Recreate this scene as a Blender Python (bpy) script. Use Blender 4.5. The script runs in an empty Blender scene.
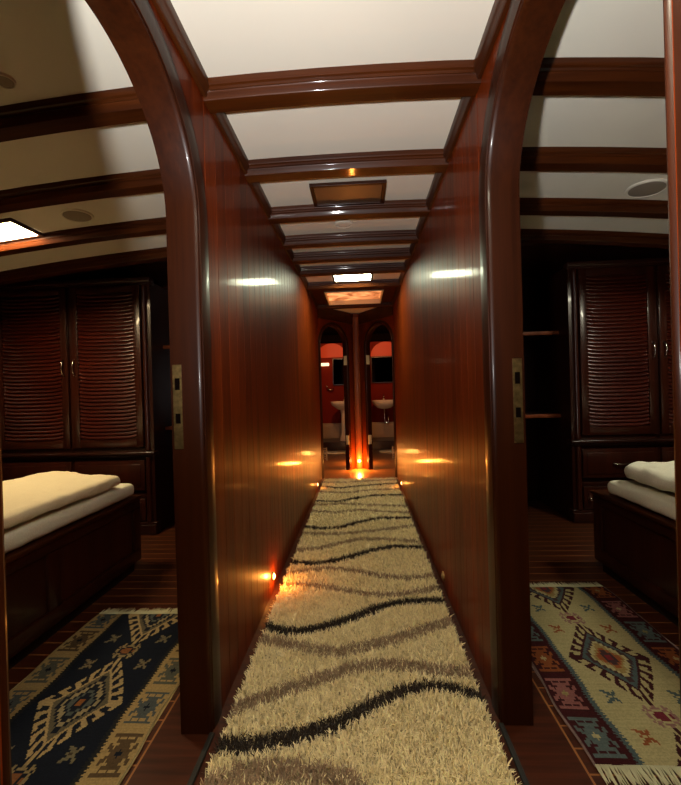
import bpy, bmesh, math, random
import numpy as np
from mathutils import Vector, Matrix, noise as mnoise
random.seed(7); rng = np.random.default_rng(11)
scn = bpy.context.scene
C = scn.collection

# ------------------------------------------------------------------ materials
def lin(r, g, b):
    f = lambda c: ((c/255+.055)/1.055)**2.4 if c/255 > .04045 else c/255/12.92
    return (f(r), f(g), f(b), 1)

def new_mat(name):
    m = bpy.data.materials.new(name); m.use_nodes = True
    nt = m.node_tree; b = nt.nodes['Principled BSDF']
    return m, nt, b

def node(nt, t, **kw):
    n = nt.nodes.new(t)
    for k, v in kw.items():
        if k in n.inputs.keys(): n.inputs[k].default_value = v
        else: setattr(n, k, v)
    return n

def wood(name, dark, light, axis='Z', rough=.28, fine=70, bump=.12, coat=.5, low=3.0, crough=.06, spec=.5, plank=0, y0=0):
    m, nt, b = new_mat(name)
    tc = node(nt, 'ShaderNodeTexCoord')
    def tex(sc, along, detail):
        mp = node(nt, 'ShaderNodeMapping')
        s = [sc, sc, sc]; s['XYZ'.index(axis)] = along
        mp.inputs['Scale'].default_value = s
        nt.links.new(tc.outputs['Object'], mp.inputs['Vector'])
        n = node(nt, 'ShaderNodeTexNoise', Scale=1.0, Detail=detail)
        n.inputs['Roughness'].default_value = .6
        nt.links.new(mp.outputs[0], n.inputs['Vector'])
        return n
    a = tex(low*4, low*.35, 4); f = tex(fine, 2.0, 3)
    mx = node(nt, 'ShaderNodeMath', operation='ADD'); mx.inputs[1].default_value = 0
    ml = node(nt, 'ShaderNodeMath', operation='MULTIPLY'); ml.inputs[1].default_value = .6
    ml2 = node(nt, 'ShaderNodeMath', operation='MULTIPLY'); ml2.inputs[1].default_value = .4
    nt.links.new(a.outputs['Fac'], ml.inputs[0]); nt.links.new(f.outputs['Fac'], ml2.inputs[0])
    nt.links.new(ml.outputs[0], mx.inputs[0]); nt.links.new(ml2.outputs[0], mx.inputs[1])
    r = node(nt, 'ShaderNodeValToRGB')
    r.color_ramp.elements[0].position = .36; r.color_ramp.elements[0].color = dark
    r.color_ramp.elements[1].position = .66; r.color_ramp.elements[1].color = light
    nt.links.new(mx.outputs[0], r.inputs[0]); nt.links.new(r.outputs[0], b.inputs['Base Color'])
    if plank:
        sp = node(nt, 'ShaderNodeSeparateXYZ'); nt.links.new(tc.outputs['Object'], sp.inputs[0])
        q = node(nt, 'ShaderNodeMath', operation='SUBTRACT'); q.inputs[1].default_value = y0; nt.links.new(sp.outputs[1], q.inputs[0])
        q1 = node(nt, 'ShaderNodeMath', operation='DIVIDE'); q1.inputs[1].default_value = plank; nt.links.new(q.outputs[0], q1.inputs[0])
        q2 = node(nt, 'ShaderNodeMath', operation='FLOOR'); nt.links.new(q1.outputs[0], q2.inputs[0])
        wn = node(nt, 'ShaderNodeTexWhiteNoise', noise_dimensions='1D'); nt.links.new(q2.outputs[0], wn.inputs['W'])
        mr = node(nt, 'ShaderNodeMapRange'); mr.inputs['To Min'].default_value = .78; mr.inputs['To Max'].default_value = 1.14
        nt.links.new(wn.outputs['Value'], mr.inputs['Value'])
        vm = node(nt, 'ShaderNodeVectorMath', operation='SCALE'); nt.links.new(r.outputs[0], vm.inputs[0]); nt.links.new(mr.outputs[0], vm.inputs['Scale'])
        nt.links.new(vm.outputs[0], b.inputs['Base Color'])
    bp = node(nt, 'ShaderNodeBump'); bp.inputs['Strength'].default_value = bump; bp.inputs['Distance'].default_value = .002
    nt.links.new(f.outputs['Fac'], bp.inputs['Height'])
    nt.links.new(bp.outputs[0], b.inputs['Normal']); nt.links.new(bp.outputs[0], b.inputs['Coat Normal'])
    b.inputs['Roughness'].default_value = rough
    b.inputs['Specular IOR Level'].default_value = spec
    b.inputs['Coat Weight'].default_value = coat; b.inputs['Coat Roughness'].default_value = crough
    return m

def plain(name, col, rough=.6, metal=0, nscale=0, namp=.0, bump=0, spec=.5, coat=0):
    m, nt, b = new_mat(name)
    b.inputs['Base Color'].default_value = col; b.inputs['Roughness'].default_value = rough
    b.inputs['Metallic'].default_value = metal; b.inputs['Specular IOR Level'].default_value = spec
    b.inputs['Coat Weight'].default_value = coat
    if nscale:
        tc = node(nt, 'ShaderNodeTexCoord'); n = node(nt, 'ShaderNodeTexNoise', Scale=nscale, Detail=3.0)
        nt.links.new(tc.outputs['Object'], n.inputs['Vector'])
        r = node(nt, 'ShaderNodeValToRGB')
        r.color_ramp.elements[0].position = .3; r.color_ramp.elements[1].position = .7
        r.color_ramp.elements[0].color = tuple(c*(1-namp) for c in col[:3])+(1,)
        r.color_ramp.elements[1].color = tuple(min(1, c*(1+namp)) for c in col[:3])+(1,)
        nt.links.new(n.outputs['Fac'], r.inputs[0]); nt.links.new(r.outputs[0], b.inputs['Base Color'])
        if bump:
            bp = node(nt, 'ShaderNodeBump'); bp.inputs['Strength'].default_value = bump; bp.inputs['Distance'].default_value = .003
            nt.links.new(n.outputs['Fac'], bp.inputs['Height']); nt.links.new(bp.outputs[0], b.inputs['Normal'])
    return m

def emit(name, col, strength, base=(.8, .8, .8, 1), marbled=None):
    m, nt, b = new_mat(name)
    b.inputs['Base Color'].default_value = base; b.inputs['Roughness'].default_value = .5
    b.inputs['Emission Color'].default_value = col; b.inputs['Emission Strength'].default_value = strength
    if marbled:
        tc = node(nt, 'ShaderNodeTexCoord'); n = node(nt, 'ShaderNodeTexNoise', Scale=4.0, Detail=5.0)
        n.inputs['Distortion'].default_value = 1.5
        nt.links.new(tc.outputs['Object'], n.inputs['Vector'])
        r = node(nt, 'ShaderNodeValToRGB')
        r.color_ramp.elements[0].position = .40; r.color_ramp.elements[0].color = marbled
        r.color_ramp.elements[1].position = .58; r.color_ramp.elements[1].color = col
        nt.links.new(n.outputs['Fac'], r.inputs[0]); nt.links.new(r.outputs[0], b.inputs['Emission Color'])
    return m

def attr_mat(name, rough=.9, bump=0, sheen=0):
    m, nt, b = new_mat(name)
    a = node(nt, 'ShaderNodeAttribute'); a.attribute_name = 'Col'
    nt.links.new(a.outputs['Color'], b.inputs['Base Color'])
    b.inputs['Roughness'].default_value = rough; b.inputs['Specular IOR Level'].default_value = .15
    b.inputs['Sheen Weight'].default_value = sheen
    if bump:
        tc = node(nt, 'ShaderNodeTexCoord'); n = node(nt, 'ShaderNodeTexNoise', Scale=350.0, Detail=2.0)
        nt.links.new(tc.outputs['Object'], n.inputs['Vector'])
        bp = node(nt, 'ShaderNodeBump'); bp.inputs['Strength'].default_value = bump; bp.inputs['Distance'].default_value = .003
        nt.links.new(n.outputs['Fac'], bp.inputs['Height']); nt.links.new(bp.outputs[0], b.inputs['Normal'])
    return m

D1, L1 = (.060, .0120, .0040, 1), (.190, .042, .011, 1)
M = {}
M['wall']   = wood('varnished_mahogany_planks', (.085, .0112, .0012, 1), (.20, .029, .0030, 1), 'Z', rough=.45, bump=.20, coat=.14, crough=.10, spec=.06, plank=.098, y0=1.285)
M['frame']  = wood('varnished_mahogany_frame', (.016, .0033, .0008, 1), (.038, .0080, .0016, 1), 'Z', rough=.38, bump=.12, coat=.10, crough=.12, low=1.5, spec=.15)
M['beam']   = wood('varnished_mahogany_beam', (.030, .0062, .0010, 1), (.070, .0160, .0022, 1), 'X', rough=.40, bump=.08, coat=.16, crough=.07, spec=.12)
M['trim']   = wood('varnished_mahogany_trim', (.028, .0060, .0010, 1), (.062, .0145, .0022, 1), 'Y', rough=.40, bump=.10, coat=.15, crough=.15, spec=.3)
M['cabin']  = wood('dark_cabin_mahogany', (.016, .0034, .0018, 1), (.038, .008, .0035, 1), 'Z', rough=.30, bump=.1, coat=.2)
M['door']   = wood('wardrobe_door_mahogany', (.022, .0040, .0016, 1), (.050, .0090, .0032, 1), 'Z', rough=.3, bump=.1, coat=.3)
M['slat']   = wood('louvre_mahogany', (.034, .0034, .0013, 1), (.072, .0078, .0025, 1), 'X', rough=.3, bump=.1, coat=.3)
M['post']   = wood('post_mahogany', (.14, .03, .008, 1), (.30, .07, .018, 1), 'Z', rough=.5, coat=.05, spec=.25)  # brighter wood: lamplight on post and shelf lips put into colour
M['teak']   = wood('light_teak_floor', (.20, .075, .022, 1), (.34, .15, .05, 1), 'X', rough=.35, coat=.2, crough=.15)  # paler wood: lamplight on the far floor is put into the colour
M['black']  = plain('black_shadow_paint', (.006, .004, .003, 1), .5)  # plain black of the bed plinths
M['ceil']   = plain('cream_ceiling_panel', (.74, .69, .59, 1), .55, nscale=3, namp=.02)
M['soffit'] = plain('black_soffit', (.004, .002, .0015, 1), .9, spec=0)  # shade put into flat black: bathroom ceiling, wall-top blocks, latch holes
M['ceil_far'] = wood('dark_ceiling_boards', (.03, .006, .003, 1), (.07, .014, .006, 1), 'X', rough=.4)
M['brass']  = plain('aged_brass', (.42, .27, .10, 1), .38, 1, nscale=60, namp=.35)
M['chrome'] = plain('polished_nickel', (.75, .70, .60, 1), .2, 1)
M['white']  = plain('white_porcelain', (.80, .76, .68, 1), .12, coat=.5)
M['linen']  = plain('cream_bed_linen', (.86, .75, .52, 1), .85, nscale=220, namp=.05, bump=.3, spec=.2)
M['sheet']  = plain('pale_cotton_cover', (.80, .77, .62, 1), .75, nscale=160, namp=.06, bump=.3, spec=.3)
M['grille'] = plain('grey_speaker_grille', (.26, .21, .165, 1), .6)
M['bezel']  = plain('brown_glass_panel', (.09, .045, .024, 1), .35)
M['rubber'] = plain('black_threshold', (.008, .006, .005, 1), .6)
M['redwall']= plain('oxblood_panel', (.16, .012, .004, 1), .75, spec=.15)
M['orange'] = plain('orange_red_panel', (.62, .040, .003, 1), .5)
M['mirror'] = plain('dark_mirror_glass', (.02, .015, .012, 1), .05, 1)
M['tile']   = plain('beige_moulded_panel', (.36, .26, .18, 1), .4)
M['plate']  = plain('cream_switch_plate', (.7, .55, .3, 1), .4)
M['lit_white'] = emit('lit_lamp_diffuser', (1, .93, .68, 1), 80)
M['lit_far'] = emit('lit_corridor_lamp_diffuser', (.94, 1, .70, 1), 52)
M['lit_warm']  = emit('lit_cabin_lamp_diffuser', (1, .76, .42, 1), 78)
M['lit_cool']  = emit('lit_cool_lamp_diffuser', (1, .93, .70, 1), 58)
M['lit_blind'] = emit('backlit_skylight_blind', (1, .38, .13, 1), 1.15, (.4, .2, .1, 1), marbled=(.30, .075, .018, 1))  # added emissive panel gives the hatch its orange glow
M['lit_amber'] = emit('lit_step_light_lens', (1, .46, .14, 1), 8)
M['unlit']  = plain('unlit_step_light_lens', (.30, .22, .12, 1), .2)
M['kilim']  = attr_mat('woven_wool_kilim', .95, .5)
M['pile']   = attr_mat('shag_wool_pile', .9, 0, .15)
M['rugback']= plain('rug_backing', (.35, .28, .16, 1), .95)
M['fringe_r'] = plain('cream_cotton_fringe', (.62, .58, .36, 1), .9)

# floor: strip planking with pale inlay seams
def floor_mat():
    m, nt, b = new_mat('teak_and_holly_floor')
    tc = node(nt, 'ShaderNodeTexCoord'); sep = node(nt, 'ShaderNodeSeparateXYZ')
    nt.links.new(tc.outputs['Object'], sep.inputs[0])
    def mth(op, a, v=None, c=None):
        n = node(nt, 'ShaderNodeMath', operation=op)
        for i, q in enumerate((a, v, c)):
            if q is None: continue
            if isinstance(q, (int, float)): n.inputs[i].default_value = q
            else: nt.links.new(q, n.inputs[i])
        return n.outputs[0]
    X, Y = sep.outputs[0], sep.outputs[1]
    fy = mth('FRACT', mth('DIVIDE', Y, .078))
    line = mth('LESS_THAN', fy, .07)
    xl = mth('ADD', X, .04)
    ax = mth('ABSOLUTE', xl)
    inside = mth('GREATER_THAN', ax, .628)
    l2 = mth('MULTIPLY', mth('GREATER_THAN', ax, .622), mth('LESS_THAN', ax, .628))
    lines = mth('MAXIMUM', mth('MULTIPLY', line, inside), l2)
    mp = node(nt, 'ShaderNodeMapping'); mp.inputs['Scale'].default_value = (3, 60, 1)
    nt.links.new(tc.outputs['Object'], mp.inputs['Vector'])
    n = node(nt, 'ShaderNodeTexNoise', Scale=1.0, Detail=4.0); nt.links.new(mp.outputs[0], n.inputs['Vector'])
    r = node(nt, 'ShaderNodeValToRGB')
    r.color_ramp.elements[0].position = .3; r.color_ramp.elements[0].color = (.032, .007, .003, 1)
    r.color_ramp.elements[1].position = .7; r.color_ramp.elements[1].color = (.075, .017, .006, 1)
    nt.links.new(n.outputs['Fac'], r.inputs[0])
    mix = node(nt, 'ShaderNodeMix', data_type='RGBA')
    nt.links.new(lines, mix.inputs['Factor']); nt.links.new(r.outputs[0], mix.inputs['A'])
    mix.inputs['B'].default_value = (.30, .12, .04, 1)
    nt.links.new(mix.outputs['Result'], b.inputs['Base Color'])
    b.inputs['Roughness'].default_value = .4; b.inputs['Coat Weight'].default_value = .1; b.inputs['Specular IOR Level'].default_value = .25
    b.inputs['Coat Roughness'].default_value = .12
    return m
M['floor'] = floor_mat()

# ------------------------------------------------------------------ helpers
def obj(name, bm, mat, parent=None, smooth=False, ang=None):
    me = bpy.data.meshes.new(name)
    bmesh.ops.recalc_face_normals(bm, faces=bm.faces)
    bm.to_mesh(me); bm.free()
    mats = mat if isinstance(mat, (list, tuple)) else [mat]
    for q in mats: me.materials.append(M[q] if isinstance(q, str) else q)
    if smooth:
        me.polygons.foreach_set('use_smooth', [True]*len(me.polygons))
        if ang: me.set_sharp_from_angle(angle=math.radians(ang))
    o = bpy.data.objects.new(name, me); C.objects.link(o)
    if parent: o.parent = parent
    return o

def tag(o, label=None, cat=None, group=None, kind=None):
    if label: o['label'] = label
    if cat: o['category'] = cat
    if group: o['group'] = group
    if kind: o['kind'] = kind
    return o

def empty(name, loc=(0, 0, 0), rz=0, label=None, cat=None, group=None):
    o = bpy.data.objects.new(name, None); C.objects.link(o)
    o.location = loc; o.rotation_euler = (0, 0, rz); o.empty_display_size = .1
    return tag(o, label, cat, group)

def struct(o):
    o['kind'] = 'structure'; return o

def box(bm, x0, x1, y0, y1, z0, z1, bev=0, seg=2, mat=0):
    vs = [bm.verts.new((x, y, z)) for x in (x0, x1) for y in (y0, y1) for z in (z0, z1)]
    fs = [bm.faces.new([vs[i] for i in q]) for q in
          ((0, 1, 3, 2), (4, 6, 7, 5), (0, 4, 5, 1), (2, 3, 7, 6), (0, 2, 6, 4), (1, 5, 7, 3))]
    for f in fs: f.material_index = mat
    if bev:
        es = {e for f in fs for e in f.edges}
        bmesh.ops.bevel(bm, geom=list(es), offset=bev, segments=seg, affect='EDGES', profile=.5)
    return vs

def prism(bm, poly, fn, d0, d1):
    """poly: list of (a,b); fn(a,b,d)->xyz; closed solid between d0 and d1"""
    A = [bm.verts.new(fn(a, b, d0)) for a, b in poly]; B = [bm.verts.new(fn(a, b, d1)) for a, b in poly]
    n = len(poly)
    f1 = bm.faces.new(A); f2 = bm.faces.new(B[::-1])
    for i in range(n): bm.faces.new((A[i], A[(i+1) % n], B[(i+1) % n], B[i]))
    f1.normal_update(); f2.normal_update()
    bmesh.ops.triangulate(bm, faces=[f1, f2])

def lathe(bm, prof, origin=(0, 0, 0), axis='Z', seg=24, sx=1, sy=1):
    rings = []
    for r, h in prof:
        ring = []
        for k in range(seg):
            a = 2*math.pi*k/seg; u, v = r*math.cos(a)*sx, r*math.sin(a)*sy
            p = {'Z': (u, v, h), 'X': (h, u, v), 'Y': (u, h, v)}[axis]
            ring.append(bm.verts.new((p[0]+origin[0], p[1]+origin[1], p[2]+origin[2])))
        rings.append(ring)
    for i in range(len(rings)-1):
        for k in range(seg):
            bm.faces.new((rings[i][k], rings[i][(k+1) % seg], rings[i+1][(k+1) % seg], rings[i+1][k]))
    bm.faces.new(rings[0][::-1]); bm.faces.new(rings[-1])

def tube(bm, pts, r, seg=8):
    rings = []
    for i, p in enumerate(pts):
        p = Vector(p); a = Vector(pts[max(i-1, 0)]); b = Vector(pts[min(i+1, len(pts)-1)])
        t = (b-a).normalized(); u = t.orthogonal().normalized()
        if i and rings:
            u = (prevu - t*prevu.dot(t)).normalized()
        prevu = u; v = t.cross(u)
        rr = r[i] if isinstance(r, (list, tuple)) else r
        rings.append([bm.verts.new(p+rr*(u*math.cos(2*math.pi*k/seg)+v*math.sin(2*math.pi*k/seg))) for k in range(seg)])
    for i in range(len(rings)-1):
        for k in range(seg):
            bm.faces.new((rings[i][k], rings[i][(k+1) % seg], rings[i+1][(k+1) % seg], rings[i+1][k]))
    bm.faces.new(rings[0][::-1]); bm.faces.new(rings[-1])

def sweep(bm, path, prof, fn, closed_prof=True, cap=True):
    """path: list of (s,z,ns,nz) ; prof: list of (o,d); fn(s,z,d)"""
    rings = [[bm.verts.new(fn(s+ns*o, z+nz*o, d)) for o, d in prof] for s, z, ns, nz in path]
    n = len(prof)
    for i in range(len(rings)-1):
        for k in range(n):
            bm.faces.new((rings[i][k], rings[i][(k+1) % n], rings[i+1][(k+1) % n], rings[i+1][k]))
    if cap:
        bm.faces.new(rings[0][::-1]); bm.faces.new(rings[-1])

XC = -.04; ZC = 2.09
def camber(y): return float(np.interp(y, [.8, 1.3, 1.8, 2.25, 2.66, 2.95, 4], [.046, .042, .030, .027, .027, .010, .010]))
def ceil_z(x, y=3.2): return ZC - camber(y)*(x-XC)**2
WL, WR, TH = -.49, .41, .085

# ------------------------------------------------------------------ room shell
bm = bmesh.new(); box(bm, -2.90, 2.90, -1.4, 8.0, -.06, 0); struct(obj('floor', bm, 'floor'))

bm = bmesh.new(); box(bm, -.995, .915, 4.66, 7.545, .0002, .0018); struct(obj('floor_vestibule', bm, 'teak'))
# cream ceiling (cambered) with the skylight opening
SKX0, SKX1, SKY0, SKY1 = -.345, .265, 4.06, 4.66
bm = bmesh.new()
xs = sorted(set([round(-2.90+i*.2, 3) for i in range(29)] + [SKX0, SKX1, 2.90])); ys = [-1.4, .4, .8, 1.05, 1.3, 1.55, 1.8, 2.0, 2.25, 2.66, 2.95, 3.4, SKY0, SKY1, 5.5]
for lay in (0, .03):
    g = {(i, j): bm.verts.new((x, y, ceil_z(x, y)+lay)) for i, x in enumerate(xs) for j, y in enumerate(ys)}
    for i in range(len(xs)-1):
        for j in range(len(ys)-1):
            if j == 12 and SKX0-.001 <= xs[i] < SKX1-.001: continue
            bm.faces.new((g[i, j], g[i+1, j], g[i+1, j+1], g[i, j+1]))
struct(obj('ceiling', bm, 'ceil'))
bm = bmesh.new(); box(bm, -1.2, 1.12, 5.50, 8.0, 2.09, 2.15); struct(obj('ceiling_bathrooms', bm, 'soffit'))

# beams
bprof = [(0, .02), (0, -.012), (.004, -.020), (.011, -.023), (.013, -.030), (.010, -.036), (.013, -.040), (.015, -.058),
         (.018, -.061), (.078, -.061), (.081, -.058), (.083, -.040), (.085, -.036), (.083, -.030), (.084, -.023), (.087, -.020), (.088, -.012), (.088, .02)]
bw = [-2.89+i*.1445 for i in range(41)]
beamY = [-.95, -.50, -.06, .385, .83, 1.285, 1.750, 2.205, 2.615, 2.945, 3.285, 3.765, 4.66]
for i, y0 in enumerate(beamY):
    bm = bmesh.new(); rings = []
    X0, X1 = (-2.89, 2.89) if y0 < 2.9 else (-.49, .41)
    seq = [x for x in bw if X0 <= x <= X1] if X1 > 1 else [X0+(X1-X0)*k/8 for k in range(9)]
    for x in seq:
        rings.append([bm.verts.new((x, y0-.010+a, ceil_z(x, y0)+b)) for a, b in bprof])
    n = len(bprof)
    for a in range(len(rings)-1):
        for k in range(n): bm.faces.new((rings[a][k], rings[a][(k+1) % n], rings[a+1][(k+1) % n], rings[a+1][k]))
    bm.faces.new(rings[0][::-1]); bm.faces.new(rings[-1])
    struct(obj('trim_%d' % (i+1), bm, 'beam', smooth=True, ang=40))

for nm, x0, x1, yb in (('trim_70', -2.85, WL-TH, 3.56), ('trim_71', WR+TH, 2.85, 3.70)):
    bm = bmesh.new(); rows = []
    for y, t in ((2.69, 0), (2.94, 1), (yb, 1)):
        row = []
        for k in range(13):
            x = x0+(x1-x0)*k/12
            row.append((x, y, (ceil_z(x, 2.66)-.058)*(1-t)+(ceil_z(x, 3.2)-.010)*t))
        rows.append([bm.verts.new(p) for p in row]+[bm.verts.new((p[0], p[1], p[2]+.02)) for p in row[::-1]])
    for a in range(2):
        for k in range(26): bm.faces.new((rows[a][k], rows[a][(k+1) % 26], rows[a+1][(k+1) % 26], rows[a+1][k]))
    bm.faces.new(rows[0]); bm.faces.new(rows[-1][::-1])
    struct(obj(nm, bm, 'cabin'))
# corridor ceiling side trims
tn = 20
for sx, w in ((1, WL), (-1, WR)):
    bm = bmesh.new()
    prof = [(0, 2.03), (.010, 2.03), (.014, 2.036), (.016, 2.05), (.020, 2.055), (.023, 2.062), (.023, 2.10), (0, 2.10)]
    A = [bm.verts.new((w+sx*a, -1.3, z)) for a, z in prof]; B = [bm.verts.new((w+sx*a, 4.74, z)) for a, z in prof]
    for k in range(len(prof)):
        bm.faces.new((A[k], A[(k+1) % 8], B[(k+1) % 8], B[k]))
    bm.faces.new(A); bm.faces.new(B[::-1])
    struct(obj('trim_%d' % tn, bm, 'trim', smooth=True, ang=40)); tn += 1

# arched walls ------------------------------------------------------------
def arch_path(s0, s1, spring, crown, n=28):
    c = (s0+s1)/2; a = (s1-s0)/2; b = crown-spring
    P = [(s0, 0, -1, 0), (s0, spring*.5, -1, 0)]
    for i in range(n+1):
        t = math.pi*(1-i/n)
        s = c+a*math.cos(t); z = spring+b*math.sin(t)
        ns, nz = b*math.cos(t), a*math.sin(t); l = math.hypot(ns, nz)
        P.append((s, z, ns/l, nz/l))
    P += [(s1, spring*.5, 1, 0), (s1, 0, 1, 0)]
    return P

def arched_wall(name, fn, sA, sB, ztop, arch, th, mat='wall'):
    P = arch_path(*arch)
    e = .004
    poly = [(sA, 0)] + [(s+ns*e, z+nz*e) for s, z, ns, nz in P] + [(sB, 0), (sB, ztop), (sA, ztop)]
    bm = bmesh.new(); prism(bm, poly, fn, -.0012, -th)
    return struct(obj(name, bm, mat))

def casing(name, fn, arch, th, wide=.085, far=False):
    k = wide/.085
    prof = [(0, -th-.010), (0, -.010), (.001, -.003), (.004, .002), (.008, .0035), (.0115, .002), (.0145, -.002), (.018, -.002),
            (.021, .003), (.045*k, .0055), (.078*k, .0055), (.085*k, .003), (.088*k, -.001), (.088*k, -.010), (.06, -.012), (.06, -th+.004), (.075*k, -th-.002),
            (.07*k, -th-.012), (.01, -th-.014)]
    bm = bmesh.new(); sweep(bm, arch_path(*arch), prof, fn)
    return struct(obj(name, bm, 'frame', smooth=True, ang=35))

fnL = lambda s, z, d: (WL+d, s, z)
fnR = lambda s, z, d: (WR-d, s, z)
AL = (.518, 1.200, 1.60, 1.930); AR = (.545, 1.250, 1.645, 1.955)
END = 4.75
arched_wall('wall_corridor_left', fnL, -1.3, END, 2.085, AL, TH)
arched_wall('wall_corridor_right', fnR, -1.3, END, 2.085, AR, TH)
door1 = casing('door_1', fnL, AL, TH); door2 = casing('door_2', fnR, AR, TH)

def planks(name, fn, a, b, parent):
    bm = bmesh.new(); w = .098; y = a
    while y < b-.01:
        y1 = min(y+w, b); c = .0016
        pr = [(y+.0006, -.008), (y+.0006, -c), (y+c, 0), (y1-c, 0), (y1-.0006, -c), (y1-.0006, -.008)]
        A = [bm.verts.new(fn(s, .002, d)) for s, d in pr]; B = [bm.verts.new(fn(s, 2.034, d)) for s, d in pr]
        for k in range(6): bm.faces.new((A[k], A[(k+1) % 6], B[(k+1) % 6], B[k]))
        bm.faces.new(A); bm.faces.new(B[::-1]); y = y1
    return struct(obj(name, bm, 'wall'))
planks('trim_30', fnL, AL[1]+.085, END, None); planks('trim_31', fnR, AR[1]+.085, END, None)
planks('trim_32', fnL, -1.3, AL[0]-.085, None); planks('trim_33', fnR, -1.3, AR[0]-.085, None)

# far diagonal walls meeting at the post
APX = (-.04, 5.42)
def diag(w):
    A = Vector((w, END)); B = Vector(APX); d = (B-A); L = d.length; d.normalize()
    n = Vector((d.y, -d.x)) if w < 0 else Vector((-d.y, d.x))
    return (lambda s, z, o: ((A+d*s+n*o).x, (A+d*s+n*o).y, z)), L
AF = (.045, .575, 1.62, 1.87)
fnFL, LF = diag(WL); fnFR, LF2 = diag(WR)
arched_wall('wall_far_left', fnFL, .0, LF-.02, 2.085, AF, .05)
arched_wall('wall_far_right', fnFR, .0, LF2-.02, 2.085, AF, .05)
door3 = casing('door_3', fnFL, AF, .05, .05); door4 = casing('door_4', fnFR, AF, .05, .05)

# corner post at the V
bm = bmesh.new()
pp = [(-.075, 5.44), (-.075, 5.375), (-.040, 5.335), (-.030, 5.322), (.030, 5.322), (.040, 5.335), (.075, 5.375), (.075, 5.44)]
prism(bm, pp, lambda a, b, d: (XC+a, b, d), 0, 2.08)
struct(obj('trim_34', bm, 'wall'))
bm = bmesh.new(); prism(bm, [(.042*math.cos(math.pi*(1+k/12)), .020*math.sin(math.pi*(1+k/12))) for k in range(13)], lambda a, b, d: (XC+a, 5.323+b, d), 0, 2.03); struct(obj('trim_35', bm, 'post', smooth=True, ang=50))
# header boards over the diagonal doors
for nm, fn, L in (('trim_36', fnFL, LF), ('trim_37', fnFR, LF2)):
    bm = bmesh.new(); box_p = [(.0, 1.935), (L-.06, 1.935), (L-.06, 2.08), (.0, 2.08)]
    prism(bm, box_p, fn, 0, .012); struct(obj(nm, bm, 'beam'))

# cabin end walls, hull sides, wall behind the camera
def wallcurve(name, x0, x1, y0, y1, m='cabin'):
    n = 12; pl = [(x0, 0), (x1, 0)] + [(x1+(x0-x1)*k/n, ceil_z(x1+(x0-x1)*k/n, y0)+.012) for k in range(n+1)]
    bm = bmesh.new(); prism(bm, pl, lambda a, b, d: (a, d, b), y0, y1); return struct(obj(name, bm, m))
def wallbox(name, x0, x1, y0, y1, z0=0, z1=2.085, m='cabin'):
    bm = bmesh.new(); box(bm, x0, x1, y0, y1, z0, z1); return struct(obj(name, bm, m))
wallbox('wall_left', -2.90, -2.85, -1.3, 3.62, z1=1.985); wallbox('wall_right', 2.85, 2.90, -1.3, 3.62, z1=1.985)
wallcurve('wall_left_cabin_end', -2.85, WL-TH, 3.56, 3.62); wallcurve('wall_right_cabin_end', WR+TH, 2.85, 3.70, 3.76)
wallbox('wall_right_hull_end', 2.85, 2.90, 3.62, 3.76, z1=1.985)
wallcurve('wall_behind', -2.90, 2.90, -1.36, -1.30)
# bathrooms
wallbox('wall_bathroom_left', -1.06, -1.00, 3.62, 7.60, m='redwall'); wallbox('wall_bathroom_right', .92, .98, 3.76, 7.60, m='redwall')
wallbox('wall_bathroom_divider', -.065, -.015, 5.45, 7.60, m='redwall')
wallbox('wall_back', -1.06, .98, 7.55, 7.61, m='redwall')
# thresholds: doorway shading built as dark strips
for nm, x in (('trim_40', WL-.002), ('trim_41', WR-.010)):
    a = AL if nm == 'trim_40' else AR
    bm = bmesh.new(); box(bm, x-.002, x+.014, a[0]+.001, a[1]-.001, 0, .010, .003); struct(obj(nm, bm, 'rubber'))

# ------------------------------------------------------------------ door hardware
def strike(fnw, s, d0, d1, z0, z1, parent):
    def pl(bm, a, b, c, e, t0=0, t1=.0015):
        vs = [fnw(s-t0, z, d) for z, d in ((c, a), (c, b), (e, b), (e, a))]; ws = [fnw(s-t1, z, d) for z, d in ((c, a), (c, b), (e, b), (e, a))]
        V = [bm.verts.new(v) for v in vs]; W = [bm.verts.new(v) for v in ws]
        for k in range(4): bm.faces.new((V[k], V[(k+1) % 4], W[(k+1) % 4], W[k]))
        bm.faces.new(V); bm.faces.new(W[::-1])
    H = z1-z0; m = .006
    bm = bmesh.new()
    ho = [(z0+H*.30, z0+H*.42), (z0+H*.70, z0+H*.84)]
    zs = [z0, ho[0][0], ho[0][1], ho[1][0], ho[1][1], z1]
    for i in range(0, 5, 2): pl(bm, d0, d1, zs[i], zs[i+1], 0, .002)
    for i in (1, 3):
        pl(bm, d0, d0+m, zs[i], zs[i+1], 0, .002); pl(bm, d1-m, d1, zs[i], zs[i+1], 0, .002)
    sp = obj('strike_plate', bm, 'brass', parent); sp['label'] = 'tarnished brass strike plate'
    bm = bmesh.new()
    for i in (1, 3): pl(bm, d0+m, d1-m, zs[i], zs[i+1], 0, .0006)
    obj('latch_hole', bm, 'soffit', sp)
strike(fnL, AL[1], -.088, -.060, .885, 1.145, door1)
strike(fnR, AR[1], -.088, -.060, .875, 1.135, door2)
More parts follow.
